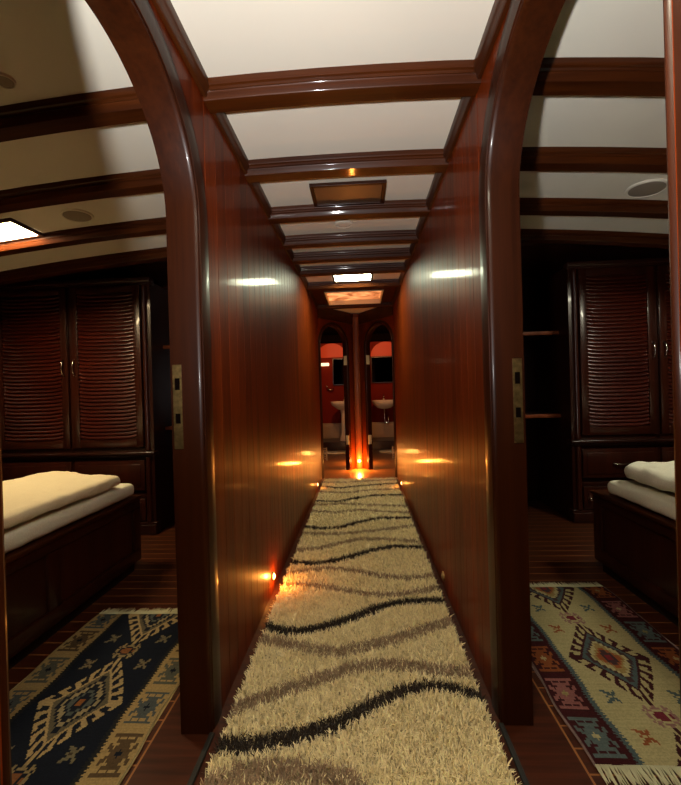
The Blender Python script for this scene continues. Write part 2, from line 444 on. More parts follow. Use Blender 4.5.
for fn, par in ((fnFL, door3), (fnFR, door4)):
    for zc in (.40, 1.45):
        bm = bmesh.new()
        pts = [(AF[1]-.004, d, z) for d in (-.045, -.005) for z in (zc-.06, zc+.06)]
        V = [bm.verts.new(fn(s, z, d)) for s, d, z in pts]; W = [bm.verts.new(fn(s+.004, z, d)) for s, d, z in pts]
        bm.faces.new((V[0], V[1], V[3], V[2])); bm.faces.new((W[0], W[2], W[3], W[1]))
        for a, b in ((0, 1), (1, 3), (3, 2), (2, 0)): bm.faces.new((V[a], V[b], W[b], W[a]))
        tube(bm, [fn(AF[1]-.004, zc-.06, -.002), fn(AF[1]-.004, zc+.06, -.002)], .006, 8)
        h = obj('hinge', bm, 'plate', par); h['label'] = 'brass hinge leaf'

# ------------------------------------------------------------------ shag runner
WV = {
'd1': [(-0.46, 1.135), (-0.426, 1.138), (-0.34, 1.137), (-0.273, 1.157), (-0.176, 1.186), (-0.104, 1.217), (-0.03, 1.265), (0.05, 1.317), (0.136, 1.362), (0.221, 1.381), (0.3, 1.364), (0.371, 1.332), (.4, 1.31)],
't0': [(-0.47, .98), (-0.437, 1.005), (-0.416, 1.02), (-0.358, 1.043), (-0.296, 1.056), (-0.216, 1.06), (-0.135, 1.05), (-0.068, 1.03), (-0.017, .99), (0.06, .93), (.15, .88), (.4, .84)],
't1': [(-.46, 1.26), (-0.419, 1.28), (-0.341, 1.323), (-0.249, 1.368), (-0.152, 1.417), (-0.066, 1.461), (0.042, 1.483), (0.149, 1.476), (0.268, 1.451), (0.371, 1.447), (.4, 1.45)],
't2': [(-.46, 1.64), (-0.423, 1.627), (-0.306, 1.595), (-0.203, 1.566), (-0.106, 1.551), (-0.011, 1.588), (0.109, 1.629), (0.215, 1.686), (0.375, 1.769), (.4, 1.78)],
'd2': [(-.46, 1.73), (-0.415, 1.712), (-0.342, 1.684), (-0.259, 1.691), (-0.158, 1.731), (-0.052, 1.795), (0.061, 1.877), (0.204, 1.929), (0.4, 1.933)],
't3': [(-0.46, 2.111), (-0.315, 2.099), (-0.209, 2.077), (-0.105, 2.03), (0.018, 1.995), (0.163, 1.994), (0.289, 2.028), (0.4, 2.075)],
't4': [(-0.46, 2.22), (-0.31, 2.274), (-0.2, 2.298), (-0.059, 2.258), (0.076, 2.196), (0.231, 2.16), (0.4, 2.21)],
'd3': [(-0.46, 2.38), (-0.32, 2.352), (-0.207, 2.384), (-0.091, 2.446), (0.03, 2.534), (0.191, 2.611), (0.4, 2.58)],
't5': [(-0.46, 2.55), (-0.286, 2.588), (-0.162, 2.669), (-0.032, 2.737), (0.135, 2.733), (0.4, 2.67)],
't6': [(-0.46, 2.865), (-0.24, 2.837), (-0.067, 2.861), (0.11, 2.906), (0.4, 3.01)],
'd4': [(-0.46, 3.01), (-0.322, 2.951), (-0.178, 2.978), (-0.032, 3.096), (0.123, 3.186), (0.4, 3.188)],
't7': [(-0.46, 3.406), (-0.237, 3.342), (-0.033, 3.416), (0.171, 3.352), (0.4, 3.316)],
't8': [(-0.46, 3.583), (-0.165, 3.601), (0.097, 3.542), (0.4, 3.5)],
'd5': [(-0.46, 3.715), (-0.258, 3.67), (-0.079, 3.777), (0.108, 3.873), (0.4, 3.876)],
't9': [(-0.46, 4.057), (-0.179, 3.983), (0.066, 4.086), (0.4, 4.108)],
'd6': [(-0.46, 4.27), (-0.239, 4.189), (-0.034, 4.262), (0.176, 4.314), (0.4, 4.37)],
'd7': [(-0.46, .70), (-0.25, .66), (-0.05, .74), (0.15, .79), (0.4, .76)],
't10': [(-0.46, 4.47), (-0.2, 4.44), (0.1, 4.50), (0.4, 4.54)]}
RX0, RX1, RY0, RY1 = -.446, .374, .25, 4.63
def build_runner():
    root_bm = bmesh.new(); box(root_bm, RX0, RX1, RY0, RY1, .001, .012, .003)
    rug = obj('shag_runner', root_bm, 'rugback')
    tag(rug, 'long cream shag runner with wavy brown and taupe stripes down the corridor', 'rug')
    # tufts
    pts = []
    for y0, y1, sp, wd in ((RY0, .95, .0068, .0050), (.95, 2.0, .0042, .0032), (2.0, 3.1, .0062, .0048), (3.1, RY1, .0085, .0070)):
        nx = int((RX1-RX0)/sp); ny = int((y1-y0)/sp)
        gx, gy = np.meshgrid((np.arange(nx)+.5)/nx*(RX1-RX0)+RX0, (np.arange(ny)+.5)/ny*(y1-y0)+y0)
        p = np.stack([gx.ravel(), gy.ravel(), np.full(gx.size, wd)], 1)
        p[:, :2] += rng.uniform(-.6, .6, (len(p), 2))*sp
        pts.append(p)
    P = np.concatenate(pts); n = len(P)
    x = np.clip(P[:, 0], RX0+.002, RX1-.002); y = np.clip(P[:, 1], RY0+.002, RY1-.002); wd = P[:, 2]
    # lean field: clumpy
    def field(ph, k): 
        return (np.sin(x*k+ph+2.1*np.sin(y*k*.7+ph))+np.sin(y*k*1.3-ph*2+1.7*np.sin(x*k*.9)))*.5
    az = 2*math.pi*rng.random(n); lean = rng.uniform(.3, 1.3, n)
    lx = lean*np.cos(az)*.8+.35*field(1.3, 95); ly = lean*np.sin(az)*.8+.35*field(4.1, 80)
    L = rng.uniform(.018, .030, n)
    up = np.sqrt(np.maximum(.12, 1-.5*(lx**2+ly**2)))
    base = np.stack([x, y, np.full(n, .010)], 1)
    mid = base+np.stack([lx*.25, ly*.25, up*.62], 1)*L[:, None]
    tip = base+np.stack([lx*.75, ly*.75, up*.95], 1)*L[:, None]
    a2 = az+rng.uniform(.8, 2.3, n)
    side = np.stack([np.cos(a2), np.sin(a2), np.zeros(n)], 1)*(wd*rng.uniform(.7, 1.2, n))[:, None]*.5
    V = np.stack([base-side*.8, base+side*.8, mid+side*1.15, mid-side*1.15, tip+side*.55, tip-side*.55], 1).reshape(-1, 3)
    idx = np.arange(n)[:, None]*6
    F = np.concatenate([idx+np.array([[0, 1, 2, 3]]), idx+np.array([[3, 2, 4, 5]])], 1).reshape(-1, 4)
    # colours
    cream = np.array([1.0, .85, .50]); dk = np.array([.036, .022, .014]); tp = np.array([.40, .27, .165])
    col = cream*(1+rng.uniform(-.22, .16, (n, 1)))
    jx = x+rng.uniform(-.006, .006, n); jy = y+rng.uniform(-.007, .007, n)
    for k, pl in WV.items():
        cy = np.interp(jx, [q[0] for q in pl], [q[1] for q in pl])
        sl = np.interp(jx+.02, [q[0] for q in pl], [q[1] for q in pl])-cy
        half = {'d': .0255, 't': .026}[k[0]]
        if k in ('t3', 't4'): half = .022
        if k in ('t1', 't2'): half = .029
        if k == 't0': half = .036
        half = half*np.sqrt(1+(sl/.02)**2)
        if k in ('d1',): half = half*(1+.25*np.clip(-(jx-.0)/.4, -1, .5))
        msk = np.abs(jy-cy) < half
        if k[0] == 't': msk &= rng.random(n) < .86
        c = dk if k[0] == 'd' else tp
        col[msk] = c*(1+rng.uniform(-.25, .25, (int(msk.sum()), 1)))
    me = bpy.data.meshes.new('pile')
    me.vertices.add(len(V)); me.vertices.foreach_set('co', V.astype(np.float32).ravel())
    me.loops.add(F.size); me.loops.foreach_set('vertex_index', F.astype(np.int32).ravel())
    me.polygons.add(len(F)); me.polygons.foreach_set('loop_start', (np.arange(len(F))*4).astype(np.int32))
    me.update(calc_edges=True)
    ca = me.color_attributes.new('Col', 'FLOAT_COLOR', 'POINT')
    cc = np.concatenate([np.repeat(col, 6, 0), np.ones((n*6, 1))], 1)
    ca.data.foreach_set('color', cc.astype(np.float32).ravel())
    me.materials.append(M['pile'])
    o = bpy.data.objects.new('pile', me); C.objects.link(o); o.parent = rug
    o['kind'] = 'stuff'; o['label'] = 'shaggy wool pile with wavy stripes'
build_runner()

# ------------------------------------------------------------------ kilims
def kilim(name, X0, Y0, W, L, pal, cyc, label, fringe_mat, rows, seedv):
    px = .0042; nx = int(round(W/px)); ny = int(round(L/px))
    ix, iy = np.meshgrid(np.arange(nx)+.5, np.arange(ny)+.5)
    x = ix*px; y = iy*px
    img = np.zeros((ny, nx), int)       # 0 = field
    bwid = .118
    tooth = (np.abs(((y/.012) % 1)-.5)*2)*.010
    dxb = np.minimum(x, W-x)
    img[dxb < bwid+.012+tooth] = 1      # toothed edge
    img[dxb < bwid-.004+tooth] = 2      # border
    img[dxb < .004] = 3
    # border motifs: stepped hooked lozenge
    stamp = ["1111111111111", "..1...1...1..", "..111111111..", "1...11111...1", "11.1111111.11", ".11111211111.", "..111222111..",
             ".11111211111.", "11.1111111.11", "1...11111...1", "..111111111..", "..1...1...1..", "1111111111111"]
    def st(cx, cy, stamp, c1, c2, sx=1., sy=1., cond=None):
        h = len(stamp); w = len(stamp[0]); cw = .0066*sx; chh = .0105*sy
        u = np.floor((x-cx)/cw+w/2).astype(int); v = np.floor((y-cy)/chh+h/2).astype(int)
        ok = (u >= 0) & (u < w) & (v >= 0) & (v < h)
        arr = np.array([[{'.': -1, '1': c1, '2': c2}[ch] for ch in r] for r in stamp])
        val = np.full(x.shape, -1); val[ok] = arr[v[ok], u[ok]]
        img[val >= 0] = val[val >= 0]
    k = 0
    for cy in rows:
        for cx in (.057, W-.057):
            st(cx, cy, stamp, 12-((k+cyc['off']) % 3), 14+(k % 2))
        k += 1
    # medallions
    fl = ["..1..11..1..", ".11.1111.11.", "1.11....11.1", ".1..2222..1.", "11.22332.211".replace('3', '2'), "11.22222.211", ".1..2222..1.", "1.11....11.1", ".11.1111.11.", "..1..11..1.."]
    bf = ["11....1", ".111.11", "..1111.", ".1221..", "..1111.", ".111.11", "11....1"]
    for mc in cyc['med']:
        a, b = .106, .165
        dx = x-W/2; dy = y-mc
        z = np.abs((((dx/a-dy/b)*9) % 1)-.5)*.10
        z2 = np.abs((((np.abs(dx))/.014) % 1)-.5)*.10
        l = np.abs(dx)/a+np.abs(dy)/b
        qx = np.abs(np.floor(dx/.0105)+.5)*.0105/a; qy = np.abs(np.floor(dy/.014)+.5)*.014/b
        q = qx+qy
        reg = l < 1.02; img[reg] = 20          # outline
        for lim, c in ((.93, 21), (.80, 21)): img[(l < lim)] = c
        img[q < .78] = 22; img[q < .66] = 23; img[q < .54] = 24; img[q < .42] = 25; img[q < .28] = 22; img[q < .16] = 26
        # hooks outside along the four sides
        t = (np.abs(dy)/b-np.abs(dx)/a)        # -1 .. 1 along an edge
        t = np.where(l > 0, t/np.maximum(l, .01), 0)
        ph = ((t+1)*2.6) % 1
        hook = (l >= 1.0) & (l < 1.42) & ((ph < .40) | ((l > 1.27) & (ph < .72)))
        img[hook & (dxb > bwid+.012)] = 20
    for cy in cyc['flower']:
        st(W/2, cy, fl, 30, 31, 1.15, .85)
        for sx in (-1, 1):
            for i, sy in enumerate((-1, 1)):
                st(W/2+sx*.108, cy+sy*.078, bf, 33-i, 35, 1.0, .75)
    C_ = np.zeros((ny, nx, 3))
    for c in np.unique(img): C_[img == c] = np.array(pal.get(int(c), pal[0])[:3])
    rr = np.random.default_rng(seedv)
    C_ *= .50*(1+rr.uniform(-.13, .13, (ny, nx, 1)))*(1+rr.uniform(-.07, .07, (ny, 1, 1)))
    # mesh: gently waved slab
    gx, gy = np.meshgrid(np.arange(nx+1)*px, np.arange(ny+1)*px)
    gz = .0065+.0015*np.sin(gy*16+gx*4)+.001*np.sin(gx*30+gy*9)
    ex = .006*np.sin(gy*9)*(gx/W-.5)*2+.003*np.sin(gy*23)
    V = np.stack([gx+X0+ex, gy+Y0, gz], 2).reshape(-1, 3)
    Vb = V.copy(); Vb[:, 2] = .0015
    i = np.arange(ny)[:, None]*(nx+1)+np.arange(nx)[None, :]
    F = np.stack([i, i+1, i+nx+2, i+nx+1], 2).reshape(-1, 4)
    N = len(V)
    def skirt(seq): return np.stack([seq[:-1], seq[:-1]+N, seq[1:]+N, seq[1:]], 1)
    bt = np.arange(nx+1); tp_ = ny*(nx+1)+np.arange(nx+1); lf = np.arange(ny+1)*(nx+1); rt = lf+nx
    S = np.concatenate([skirt(bt), skirt(tp_)[:, ::-1], skirt(lf)[:, ::-1], skirt(rt), np.array([[0, lf[-1], rt[-1], nx]])+N])
    FF = np.concatenate([F, S])
    me = bpy.data.meshes.new(name)
    VV = np.concatenate([V, Vb])
    me.vertices.add(len(VV)); me.vertices.foreach_set('co', VV.astype(np.float32).ravel())
    me.loops.add(FF.size); me.loops.foreach_set('vertex_index', FF.astype(np.int32).ravel())
    me.polygons.add(len(FF)); me.polygons.foreach_set('loop_start', (np.arange(len(FF))*4).astype(np.int32))
    me.update(calc_edges=True)
    ca = me.color_attributes.new('Col', 'FLOAT_COLOR', 'CORNER')
    fc = np.concatenate([C_.reshape(-1, 3), np.tile(np.array(pal[3][:3]), (len(S), 1))])
    cc = np.concatenate([np.repeat(fc, 4, 0), np.ones((len(fc)*4, 1))], 1)
    ca.data.foreach_set('color', cc.astype(np.float32).ravel())
    me.materials.append(M['kilim'])
    o = bpy.data.objects.new(name, me); C.objects.link(o); tag(o, label, 'rug')
    bm = bmesh.new(); r2 = random.Random(seedv)
    for yy, sg in ((Y0, -1), (Y0+L, 1)):
        x_ = X0+.003
        while x_ < X0+W-.003:
            ln = r2.uniform(.038, .058); bx = r2.uniform(-.010, .010)
            tube(bm, [(x_, yy-sg*.002, .006), (x_+bx*.5, yy+sg*ln*.5, .004), (x_+bx, yy+sg*ln, .0025)], [.0026, .0024, .0015], 4)
            x_ += .0043
    for f in bm.faces: f.smooth = True
    fr = obj('fringe', bm, fringe_mat, o); fr['kind'] = 'stuff'; fr['label'] = 'cotton warp fringe at both ends'
    return o
cr = (.70, .59, .29); mar = (.075, .012, .014); bl = (.12, .17, .17); nv = (.012, .016, .030); gy_ = (.17, .17, .13); ok_ = (.42, .30, .13)
palR = {0: cr, 1: bl, 2: mar, 3: (.35, .24, .22), 10: (.42, .12, .035), 11: (.44, .17, .15), 12: (.16, .21, .20), 14: cr, 15: (.5, .42, .16),
        20: mar, 21: bl, 22: (.10, .05, .05), 23: cr, 24: (.50, .34, .12), 25: (.46, .13, .04), 26: (.30, .03, .04),
        30: (.46, .24, .20), 31: (.26, .03, .05), 32: bl, 33: (.45, .13, .04), 35: cr}
palL = {0: nv, 1: (.03, .03, .03), 2: (.62, .43, .18), 3: (.50, .38, .18), 10: gy_, 11: (.13, .15, .15), 12: (.16, .10, .05), 14: nv, 15: nv,
        20: (.66, .48, .23), 21: (.19, .16, .10), 22: nv, 23: (.50, .40, .22), 24: nv, 25: (.14, .16, .15), 26: (.40, .15, .04),
        30: (.42, .32, .16), 31: (.35, .14, .05), 32: (.26, .22, .13), 33: (.30, .24, .14), 35: (.1, .07, .04)}
kilim('kilim_rug', .612, 1.115, .61, .99, palR, {'med': (-.10, .440, .975), 'flower': (.170, .705), 'off': 0},
      'cream fringed kilim with maroon borders on the right cabin floor', 'fringe_r', (.09, .262, .435, .607, .78, .95), 3)
kilim('kilim_rug', -1.292, .795, .61, 1.06, palL, {'med': (-.02, .515, 1.05), 'flower': (.245, .785), 'off': 2},
      'navy fringed kilim with tan borders on the left cabin floor', 'fringe_r', (.15, .325, .50, .675, .85, 1.01), 4)

# ------------------------------------------------------------------ wardrobes
def door_panel(parent, x0, x1, z0, z1, yf, handle_x):
    bm = bmesh.new(); st = .055; y1 = yf+.022
    box(bm, x0, x0+st, yf, y1, z0, z1, .004); box(bm, x1-st, x1, yf, y1, z0, z1, .004)
    box(bm, x0+st-.002, x1-st+.002, yf+.001, y1, z0, z0+st+.01, .003); box(bm, x0+st-.002, x1-st+.002, yf+.001, y1, z1-st, z1, .003)
    box(bm, x0+st-.002, x1-st+.002, y1-.003, y1, z0+st, z1-st)
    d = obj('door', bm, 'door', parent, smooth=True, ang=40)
    # louvres: bowed slats with upturned ends
    bm = bmesh.new(); a, b = x0+st+.002, x1-st-.002; zz = z0+st+.022; N = 12
    k = 0
    while zz < z1-st-.012:
        rings = []
        for i in range(N+1):
            u = -1+2*i/N; x = a+(b-a)*i/N
            lift = .013*abs(u)**5; bow = .010*(1-abs(u)**4)
            yc = yf+.010-bow
            sec = [(-.000, -.013), (-.006, -.010), (-.007, -.006), (.004, .011), (.008, .013), (.009, .009)]
            rings.append([bm.verts.new((x, yc+p, zz+lift+q)) for p, q in sec])
        for i in range(N):
            for j in range(6): bm.faces.new((rings[i][j], rings[i][(j+1) % 6], rings[i+1][(j+1) % 6], rings[i+1][j]))
        bm.faces.new(rings[0][::-1]); bm.faces.new(rings[-1])
        zz += .0285
    obj('louvre_panel', bm, 'slat', d, smooth=True, ang=50)
    bm = bmesh.new(); hz = (z0+z1)/2+.0
    hp = [(handle_x, yf+.004, hz-.062), (handle_x, yf-.012, hz-.058), (handle_x, yf-.024, hz-.03), (handle_x, yf-.028, hz), (handle_x, yf-.024, hz+.03), (handle_x, yf-.012, hz+.058), (handle_x, yf+.004, hz+.062)]
    tube(bm, hp, [.006, .0065, .005, .0055, .005, .0065, .006], 8)
    h = obj('handle', bm, 'chrome', d, smooth=True); h['label'] = 'curved metal pull handle'

def wardrobe(sg, xc, yf, z_led, z_cor, label):
    """sg +1 : inner corner at xc, spreads toward +x"""
    root = empty('wardrobe', (xc, yf, 0), 0, label, 'wardrobe', None)
    def X(a, b):
        p, q = sg*a, sg*b; return (min(p, q), max(p, q))
    Wd = 1.235; D = .55
    bm = bmesh.new()
    def bx(a, b, y0, y1, z0, z1, bev=0): x0, x1 = X(a, b); box(bm, x0, x1, y0, y1, z0, z1, bev)
    bx(.03, Wd, .03, D, .05, z_cor-.02)                       # carcass
    bx(0, .022, .0, D, .0, z_cor-.02)                          # inner side panel
    bx(.022, .068, -.002, .05, .0, z_cor-.02, .006)             # corner stile
    bx(.068, Wd, .004, .04, z_cor-.045, z_cor-.0, .004)
    bx(.068, Wd, .006, .04, z_led-.045, z_led+.045, .003)
    bx(.068, Wd, .006, .04, .27, .30, .003)
    bx(.63, .655, .006, .04, .08, z_cor-.05, .002)
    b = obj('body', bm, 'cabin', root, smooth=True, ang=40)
    bm = bmesh.new()
    x0, x1 = X(-.012, Wd); box(bm, x0, x1, -.028, .05, z_cor-.03, z_cor+.008, .010, 3); box(bm, x0, x1, -.016, .05, z_cor-.042, z_cor-.028, .004)
    obj('cornice', bm, 'cabin', root, smooth=True, ang=40)
    bm = bmesh.new(); x0, x1 = X(-.015, Wd); box(bm, x0, x1, -.034, .05, z_led-.012, z_led+.014, .009, 3); box(bm, x0, x1, -.018, .05, z_led-.03, z_led-.011, .005)
    obj('ledge', bm, 'cabin', root, smooth=True, ang=40)
    bm = bmesh.new(); x0, x1 = X(-.012, Wd); box(bm, x0, x1, -.03, .05, 0, .075, .008, 2); box(bm, x0, x1, -.018, .05, .074, .092, .006)
    obj('plinth', bm, 'cabin', root, smooth=True, ang=40)
    bm = bmesh.new(); lathe(bm, [(.018, .095), (.021, .12), (.018, .145), (.018, z_led-.05), (.018, z_led-.034)], (sg*.045, -.004, 0)); lathe(bm, [(.018, z_led+.018), (.021, z_led+.04), (.017, z_led+.06), (.017, z_cor-.10), (.021, z_cor-.08), (.018, z_cor-.058)], (sg*.045, -.004, 0))
    obj('corner_column', bm, 'door', root, smooth=True, ang=40)
    for i, (a, b_) in enumerate(((.076, .628), (.657, Wd))):
        x0, x1 = X(a, b_)
        hx = sg*(.628-.028) if i == 0 else sg*(.657+.028)
        door_panel(root, x0, x1, z_led+.048, z_cor-.047, -.014, hx)
        # drawer
        bm = bmesh.new(); box(bm, x0, x1, -.008, .012, .335, z_led-.055, .004); box(bm, x0+.03, x1-.03, -.014, -.004, .365, z_led-.085, .005)
        d = obj('drawer', bm, 'door', root, smooth=True, ang=40)
        bm = bmesh.new(); xm = (x0+x1)/2; zh = (.335+z_led-.055)/2
        tube(bm, [(xm-.06, -.010, zh), (xm-.055, -.026, zh), (xm-.02, -.036, zh-.004), (xm+.02, -.036, zh-.004), (xm+.055, -.026, zh), (xm+.06, -.010, zh)], .005, 8)
        obj('handle', bm, 'chrome', d, smooth=True)
        bm = bmesh.new(); box(bm, x0, x1, -.008, .012, .10, .268, .004); box(bm, x0+.03, x1-.03, -.013, -.004, .125, .243, .005)
        d = obj('drawer', bm, 'door', root, smooth=True, ang=40)
        bm = bmesh.new(); kx = X(a+.04, a+.05)[0]
        lathe(bm, [(.006, 0), (.006, -.012), (.013, -.02), (.012, -.028), (.006, -.032)], (xm if i else kx, -.011, .18), 'Y', 14)
        obj('knob', bm, 'chrome', d, smooth=True)
    return root
wardrobe(-1, -1.585, 2.955, .618, 1.950, 'wardrobe with louvred doors behind the left bed, both door pulls side by side')
wardrobe(1, 1.600, 3.115, .612, 1.972, 'wardrobe with louvred doors and corner column behind the right bed')

# open shelves beside each wardrobe
def shelf(x0, x1, y0, y1, z, label, group):
    bm = bmesh.new(); box(bm, x0, x1, y0+.016, y1, z-.011, z+.011)
    s = obj('wall_shelf', bm, 'cabin'); tag(s, label, 'shelf', group)
    bm = bmesh.new(); box(bm, x0, x1, y0, y0+.0155, z-.016, z+.014, .005)
    obj('front_edge', bm, 'post', s, smooth=True, ang=40)['label'] = 'paler rounded front lip'
    s.location = (0, 0, 0)
for z, w in ((1.47, 'upper'), (.805, 'lower')):
    shelf(WR+TH+.001, 1.599, 3.26, 3.69, z, w+' wooden shelf in the dark recess beside the right wardrobe', 'shelves in the right recess')
for z, w in ((1.445, 'upper'), (.79, 'lower')):
    shelf(-1.584, WL-TH-.001, 3.13, 3.55, z, w+' wooden shelf in the dark recess beside the left wardrobe', 'shelves in the left recess')

# ------------------------------------------------------------------ beds
def bed(sg, xi, y0, y1, label):
    root = empty('bunk_bed', (sg*xi, (y0+y1)/2, 0), 0, label, 'bed'); h = (y1-y0)/2; Wb = 2.845-xi
    def X(a, b):
        p, q = sg*a, sg*b; return (min(p, q), max(p, q))
    bm = bmesh.new(); x0, x1 = X(.012, Wb); box(bm, x0, x1, -h+.01, h-.012, .06, .425)
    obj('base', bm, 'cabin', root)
    bm = bmesh.new(); x0, x1 = X(.03, Wb); box(bm, x0, x1, -h+.02, h-.03, 0, .06)
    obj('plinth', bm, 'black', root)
    bm = bmesh.new(); x0, x1 = X(0, .022)
    box(bm, x0, x1, -h, h, .06, .13, .004); box(bm, x0, x1, -h, h, .38, .43, .004)
    for t in np.linspace(-h, h-.07, 4): box(bm, x0, x1, t, t+.07, .131, .379, .003)
    obj('side_panel', bm, 'cabin', root, smooth=True, ang=40)
    bm = bmesh.new(); x0, x1 = X(-.010, Wb); box(bm, x0, x1, -h-.01, h+.01, .426, .448, .007, 3)
    obj('ledge', bm, 'trim', root, smooth=True, ang=40)
bed(-1, 1.365, .35, 2.36, 'built-in dark wood bed in the left cabin, under cream bedding')
bed(1, 1.300, .35, 2.32, 'built-in dark wood bed in the right cabin, under pale bedding')

tex = bpy.data.textures.new('cloth_wrinkle', 'CLOUDS'); tex.noise_scale = .11; tex.noise_depth = 2
def soft(name, poly, z0, z1, mat, label, cat, bev=.028, disp=.012, vox=.011, taper=None):
    cx = sum(p[0] for p in poly)/len(poly); cy = sum(p[1] for p in poly)/len(poly)
    bm = bmesh.new(); prism(bm, [(a-cx, b-cy) for a, b in poly], lambda a, b, d: (a, b, d), 0, z1-z0)
    bmesh.ops.dissolve_limit(bm, angle_limit=.01, verts=bm.verts, edges=bm.edges)
    bmesh.ops.recalc_face_normals(bm, faces=bm.faces)
    bmesh.ops.bevel(bm, geom=list(bm.edges), offset=bev, segments=4, affect='EDGES', profile=.5, clamp_overlap=True)
    o = obj(name, bm, mat, smooth=True); o.location = (cx, cy, z0+.002); tag(o, label, cat)
    m = o.modifiers.new('r', 'REMESH'); m.mode = 'VOXEL'; m.voxel_size = vox; m.use_smooth_shade = True
    s = o.modifiers.new('s', 'SMOOTH'); s.iterations = 4
    d = o.modifiers.new('d', 'DISPLACE'); d.texture = tex; d.strength = disp; d.mid_level = .55; d.texture_coords = 'GLOBAL'
    return o
soft('mattress', [(-1.368, .40), (-2.82, .40), (-2.82, 2.335), (-1.368, 2.335)], .453, .533, 'sheet', 'thin pale mattress on the dark wood bed at left', 'mattress', disp=.008)
soft('folded_duvet', [(-1.372, .55), (-1.362, 2.19), (-1.62, 2.25), (-1.90, 2.40), (-1.98, 1.98), (-2.10, .55)], .547, .610, 'linen', 'folded cream duvet with a pointed corner, lying on the left mattress', 'duvet', disp=.022, vox=.009)
soft('mattress', [(1.310, .40), (1.310, 2.22), (2.82, 2.22), (2.82, .40)], .454, .528, 'sheet', 'thin pale mattress on the dark wood bed at right', 'mattress', bev=.026, disp=.014)
soft('folded_duvet', [(1.345, .55), (1.345, 2.13), (1.42, 2.21), (2.4, 2.23), (2.4, .55)], .549, .632, 'sheet', 'folded off-white duvet with a rounded end, lying on the right mattress', 'duvet', bev=.042, disp=.028)

# ------------------------------------------------------------------ ceiling fittings
def ceiling_lamp(x, y, w, d, mat, label, lab2, frame_mat='frame'):
    z = ceil_z(x, y); slope = -2*camber(y)*(x-XC)
    root = empty('ceiling_lamp', (x, y, z-.002), 0, label, 'ceiling lamp'); root.rotation_euler = (0, -math.atan(slope), 0)
    bm = bmesh.new(); t = .016; e = .020
    for a in ((-w/2, -w/2+e, -d/2, d/2), (w/2-e, w/2, -d/2, d/2), (-w/2+e, w/2-e, -d/2, -d/2+e), (-w/2+e, w/2-e, d/2-e, d/2)):
        box(bm, a[0], a[1], a[2], a[3], -t, 0, .002)
    obj('frame', bm, frame_mat, root)
    bm = bmesh.new(); box(bm, -w/2+e+.0005, w/2-e-.0005, -d/2+e+.0005, d/2-e-.0005, -.010, -.0005)
    q = obj('diffuser', bm, mat, root); q['label'] = lab2
    return root
ceiling_lamp(XC+.005, 2.085, .385, .225, 'bezel', 'unlit square ceiling lamp with brown glass in the corridor', 'dark brown glass')
ceiling_lamp(XC-.002, 3.620, .365, .245, 'lit_far', 'lit white ceiling lamp far down the corridor', 'glowing white diffuser')
ceiling_lamp(-1.985, 2.095, .385, .225, 'lit_warm', 'lit ceiling lamp in the left cabin at the photo edge', 'glowing warm white diffuser')
ceiling_lamp(2.10, 2.01, .34, .225, 'lit_cool', 'lit ceiling lamp in the right cabin beyond the round speaker', 'glowing pale diffuser')
ceiling_lamp(XC, .165, .365, .225, 'lit_white', 'lit ceiling lamp directly above the camera position', 'glowing white diffuser')  # added out-of-view lamp that brightens the runner

def speaker(x, y, r, label, name='ceiling_speaker', m='grille', group=None):
    z = ceil_z(x, y); slope = -2*camber(y)*(x-XC)
    root = empty(name, (x, y, z-.001), 0, label, 'speaker' if 'speaker' in name else 'smoke detector'); root.rotation_euler = (0, -math.atan(slope), 0)
    bm = bmesh.new(); lathe(bm, [(r, 0), (r, -.004), (r*.97, -.008), (r*.88, -.009), (r*.85, -.006)], seg=40)
    obj('rim', bm, 'ceil', root, smooth=True, ang=40)
    bm = bmesh.new(); lathe(bm, [(r*.84, -.0062), (r*.80, -.0075), (r*.55, -.0085), (r*.2, -.009), (.004, -.0091)], seg=40)
    obj('grille', bm, m, root, smooth=True)['label'] = 'darker grey mesh grille'
speaker(-1.487, 2.055, .078, 'round grey ceiling speaker in the left cabin, between the beams beside the lit lamp')
speaker(1.465, 2.075, .092, 'round grey ceiling speaker in the right cabin between the beams')
speaker(-.075, 2.47, .055, 'small round pale detector on the corridor ceiling behind the unlit lamp', 'smoke_detector', 'ceil')
speaker(-1.075, 1.18, .030, 'small faint round sensor on the left cabin ceiling nearest the camera', 'smoke_detector')

# dark boards round the skylight
for k, (a, b, c, d) in enumerate(((WL+.024, SKX0, 3.846, 4.648), (SKX1, WR-.024, 3.846, 4.648), (SKX0+.0005, SKX1-.0005, 3.846, SKY0))):
    bm = bmesh.new(); box(bm, a, b, c, d, 2.066, 2.080); struct(obj('trim_%d' % (80+k), bm, 'beam'))
# skylight with a glow panel
root = empty('skylight', ((SKX0+SKX1)/2, (SKY0+SKY1)/2, ceil_z(0)), 0, 'backlit orange skylight hatch at the far end of the corridor ceiling', 'skylight')
bm = bmesh.new(); w, d = (SKX1-SKX0)/2, (SKY1-SKY0)/2; e = .012
for a in ((-w+.001, -w+e, -d+.001, d-.001), (w-e, w-.001, -d+.001, d-.001), (-w+e, w-e, -d+.001, -d+e), (-w+e, w-e, d-e, d-.001)):
    box(bm, a[0], a[1], a[2], a[3], -.030, .14)
obj('frame', bm, 'plate', root)['label'] = 'pale inner lining'
bm = bmesh.new(); box(bm, -w+e+.001, w-e-.001, -d+e+.001, d-e-.001, .020, .032)
obj('blind', bm, 'lit_blind', root)['label'] = 'glowing orange marbled blind'

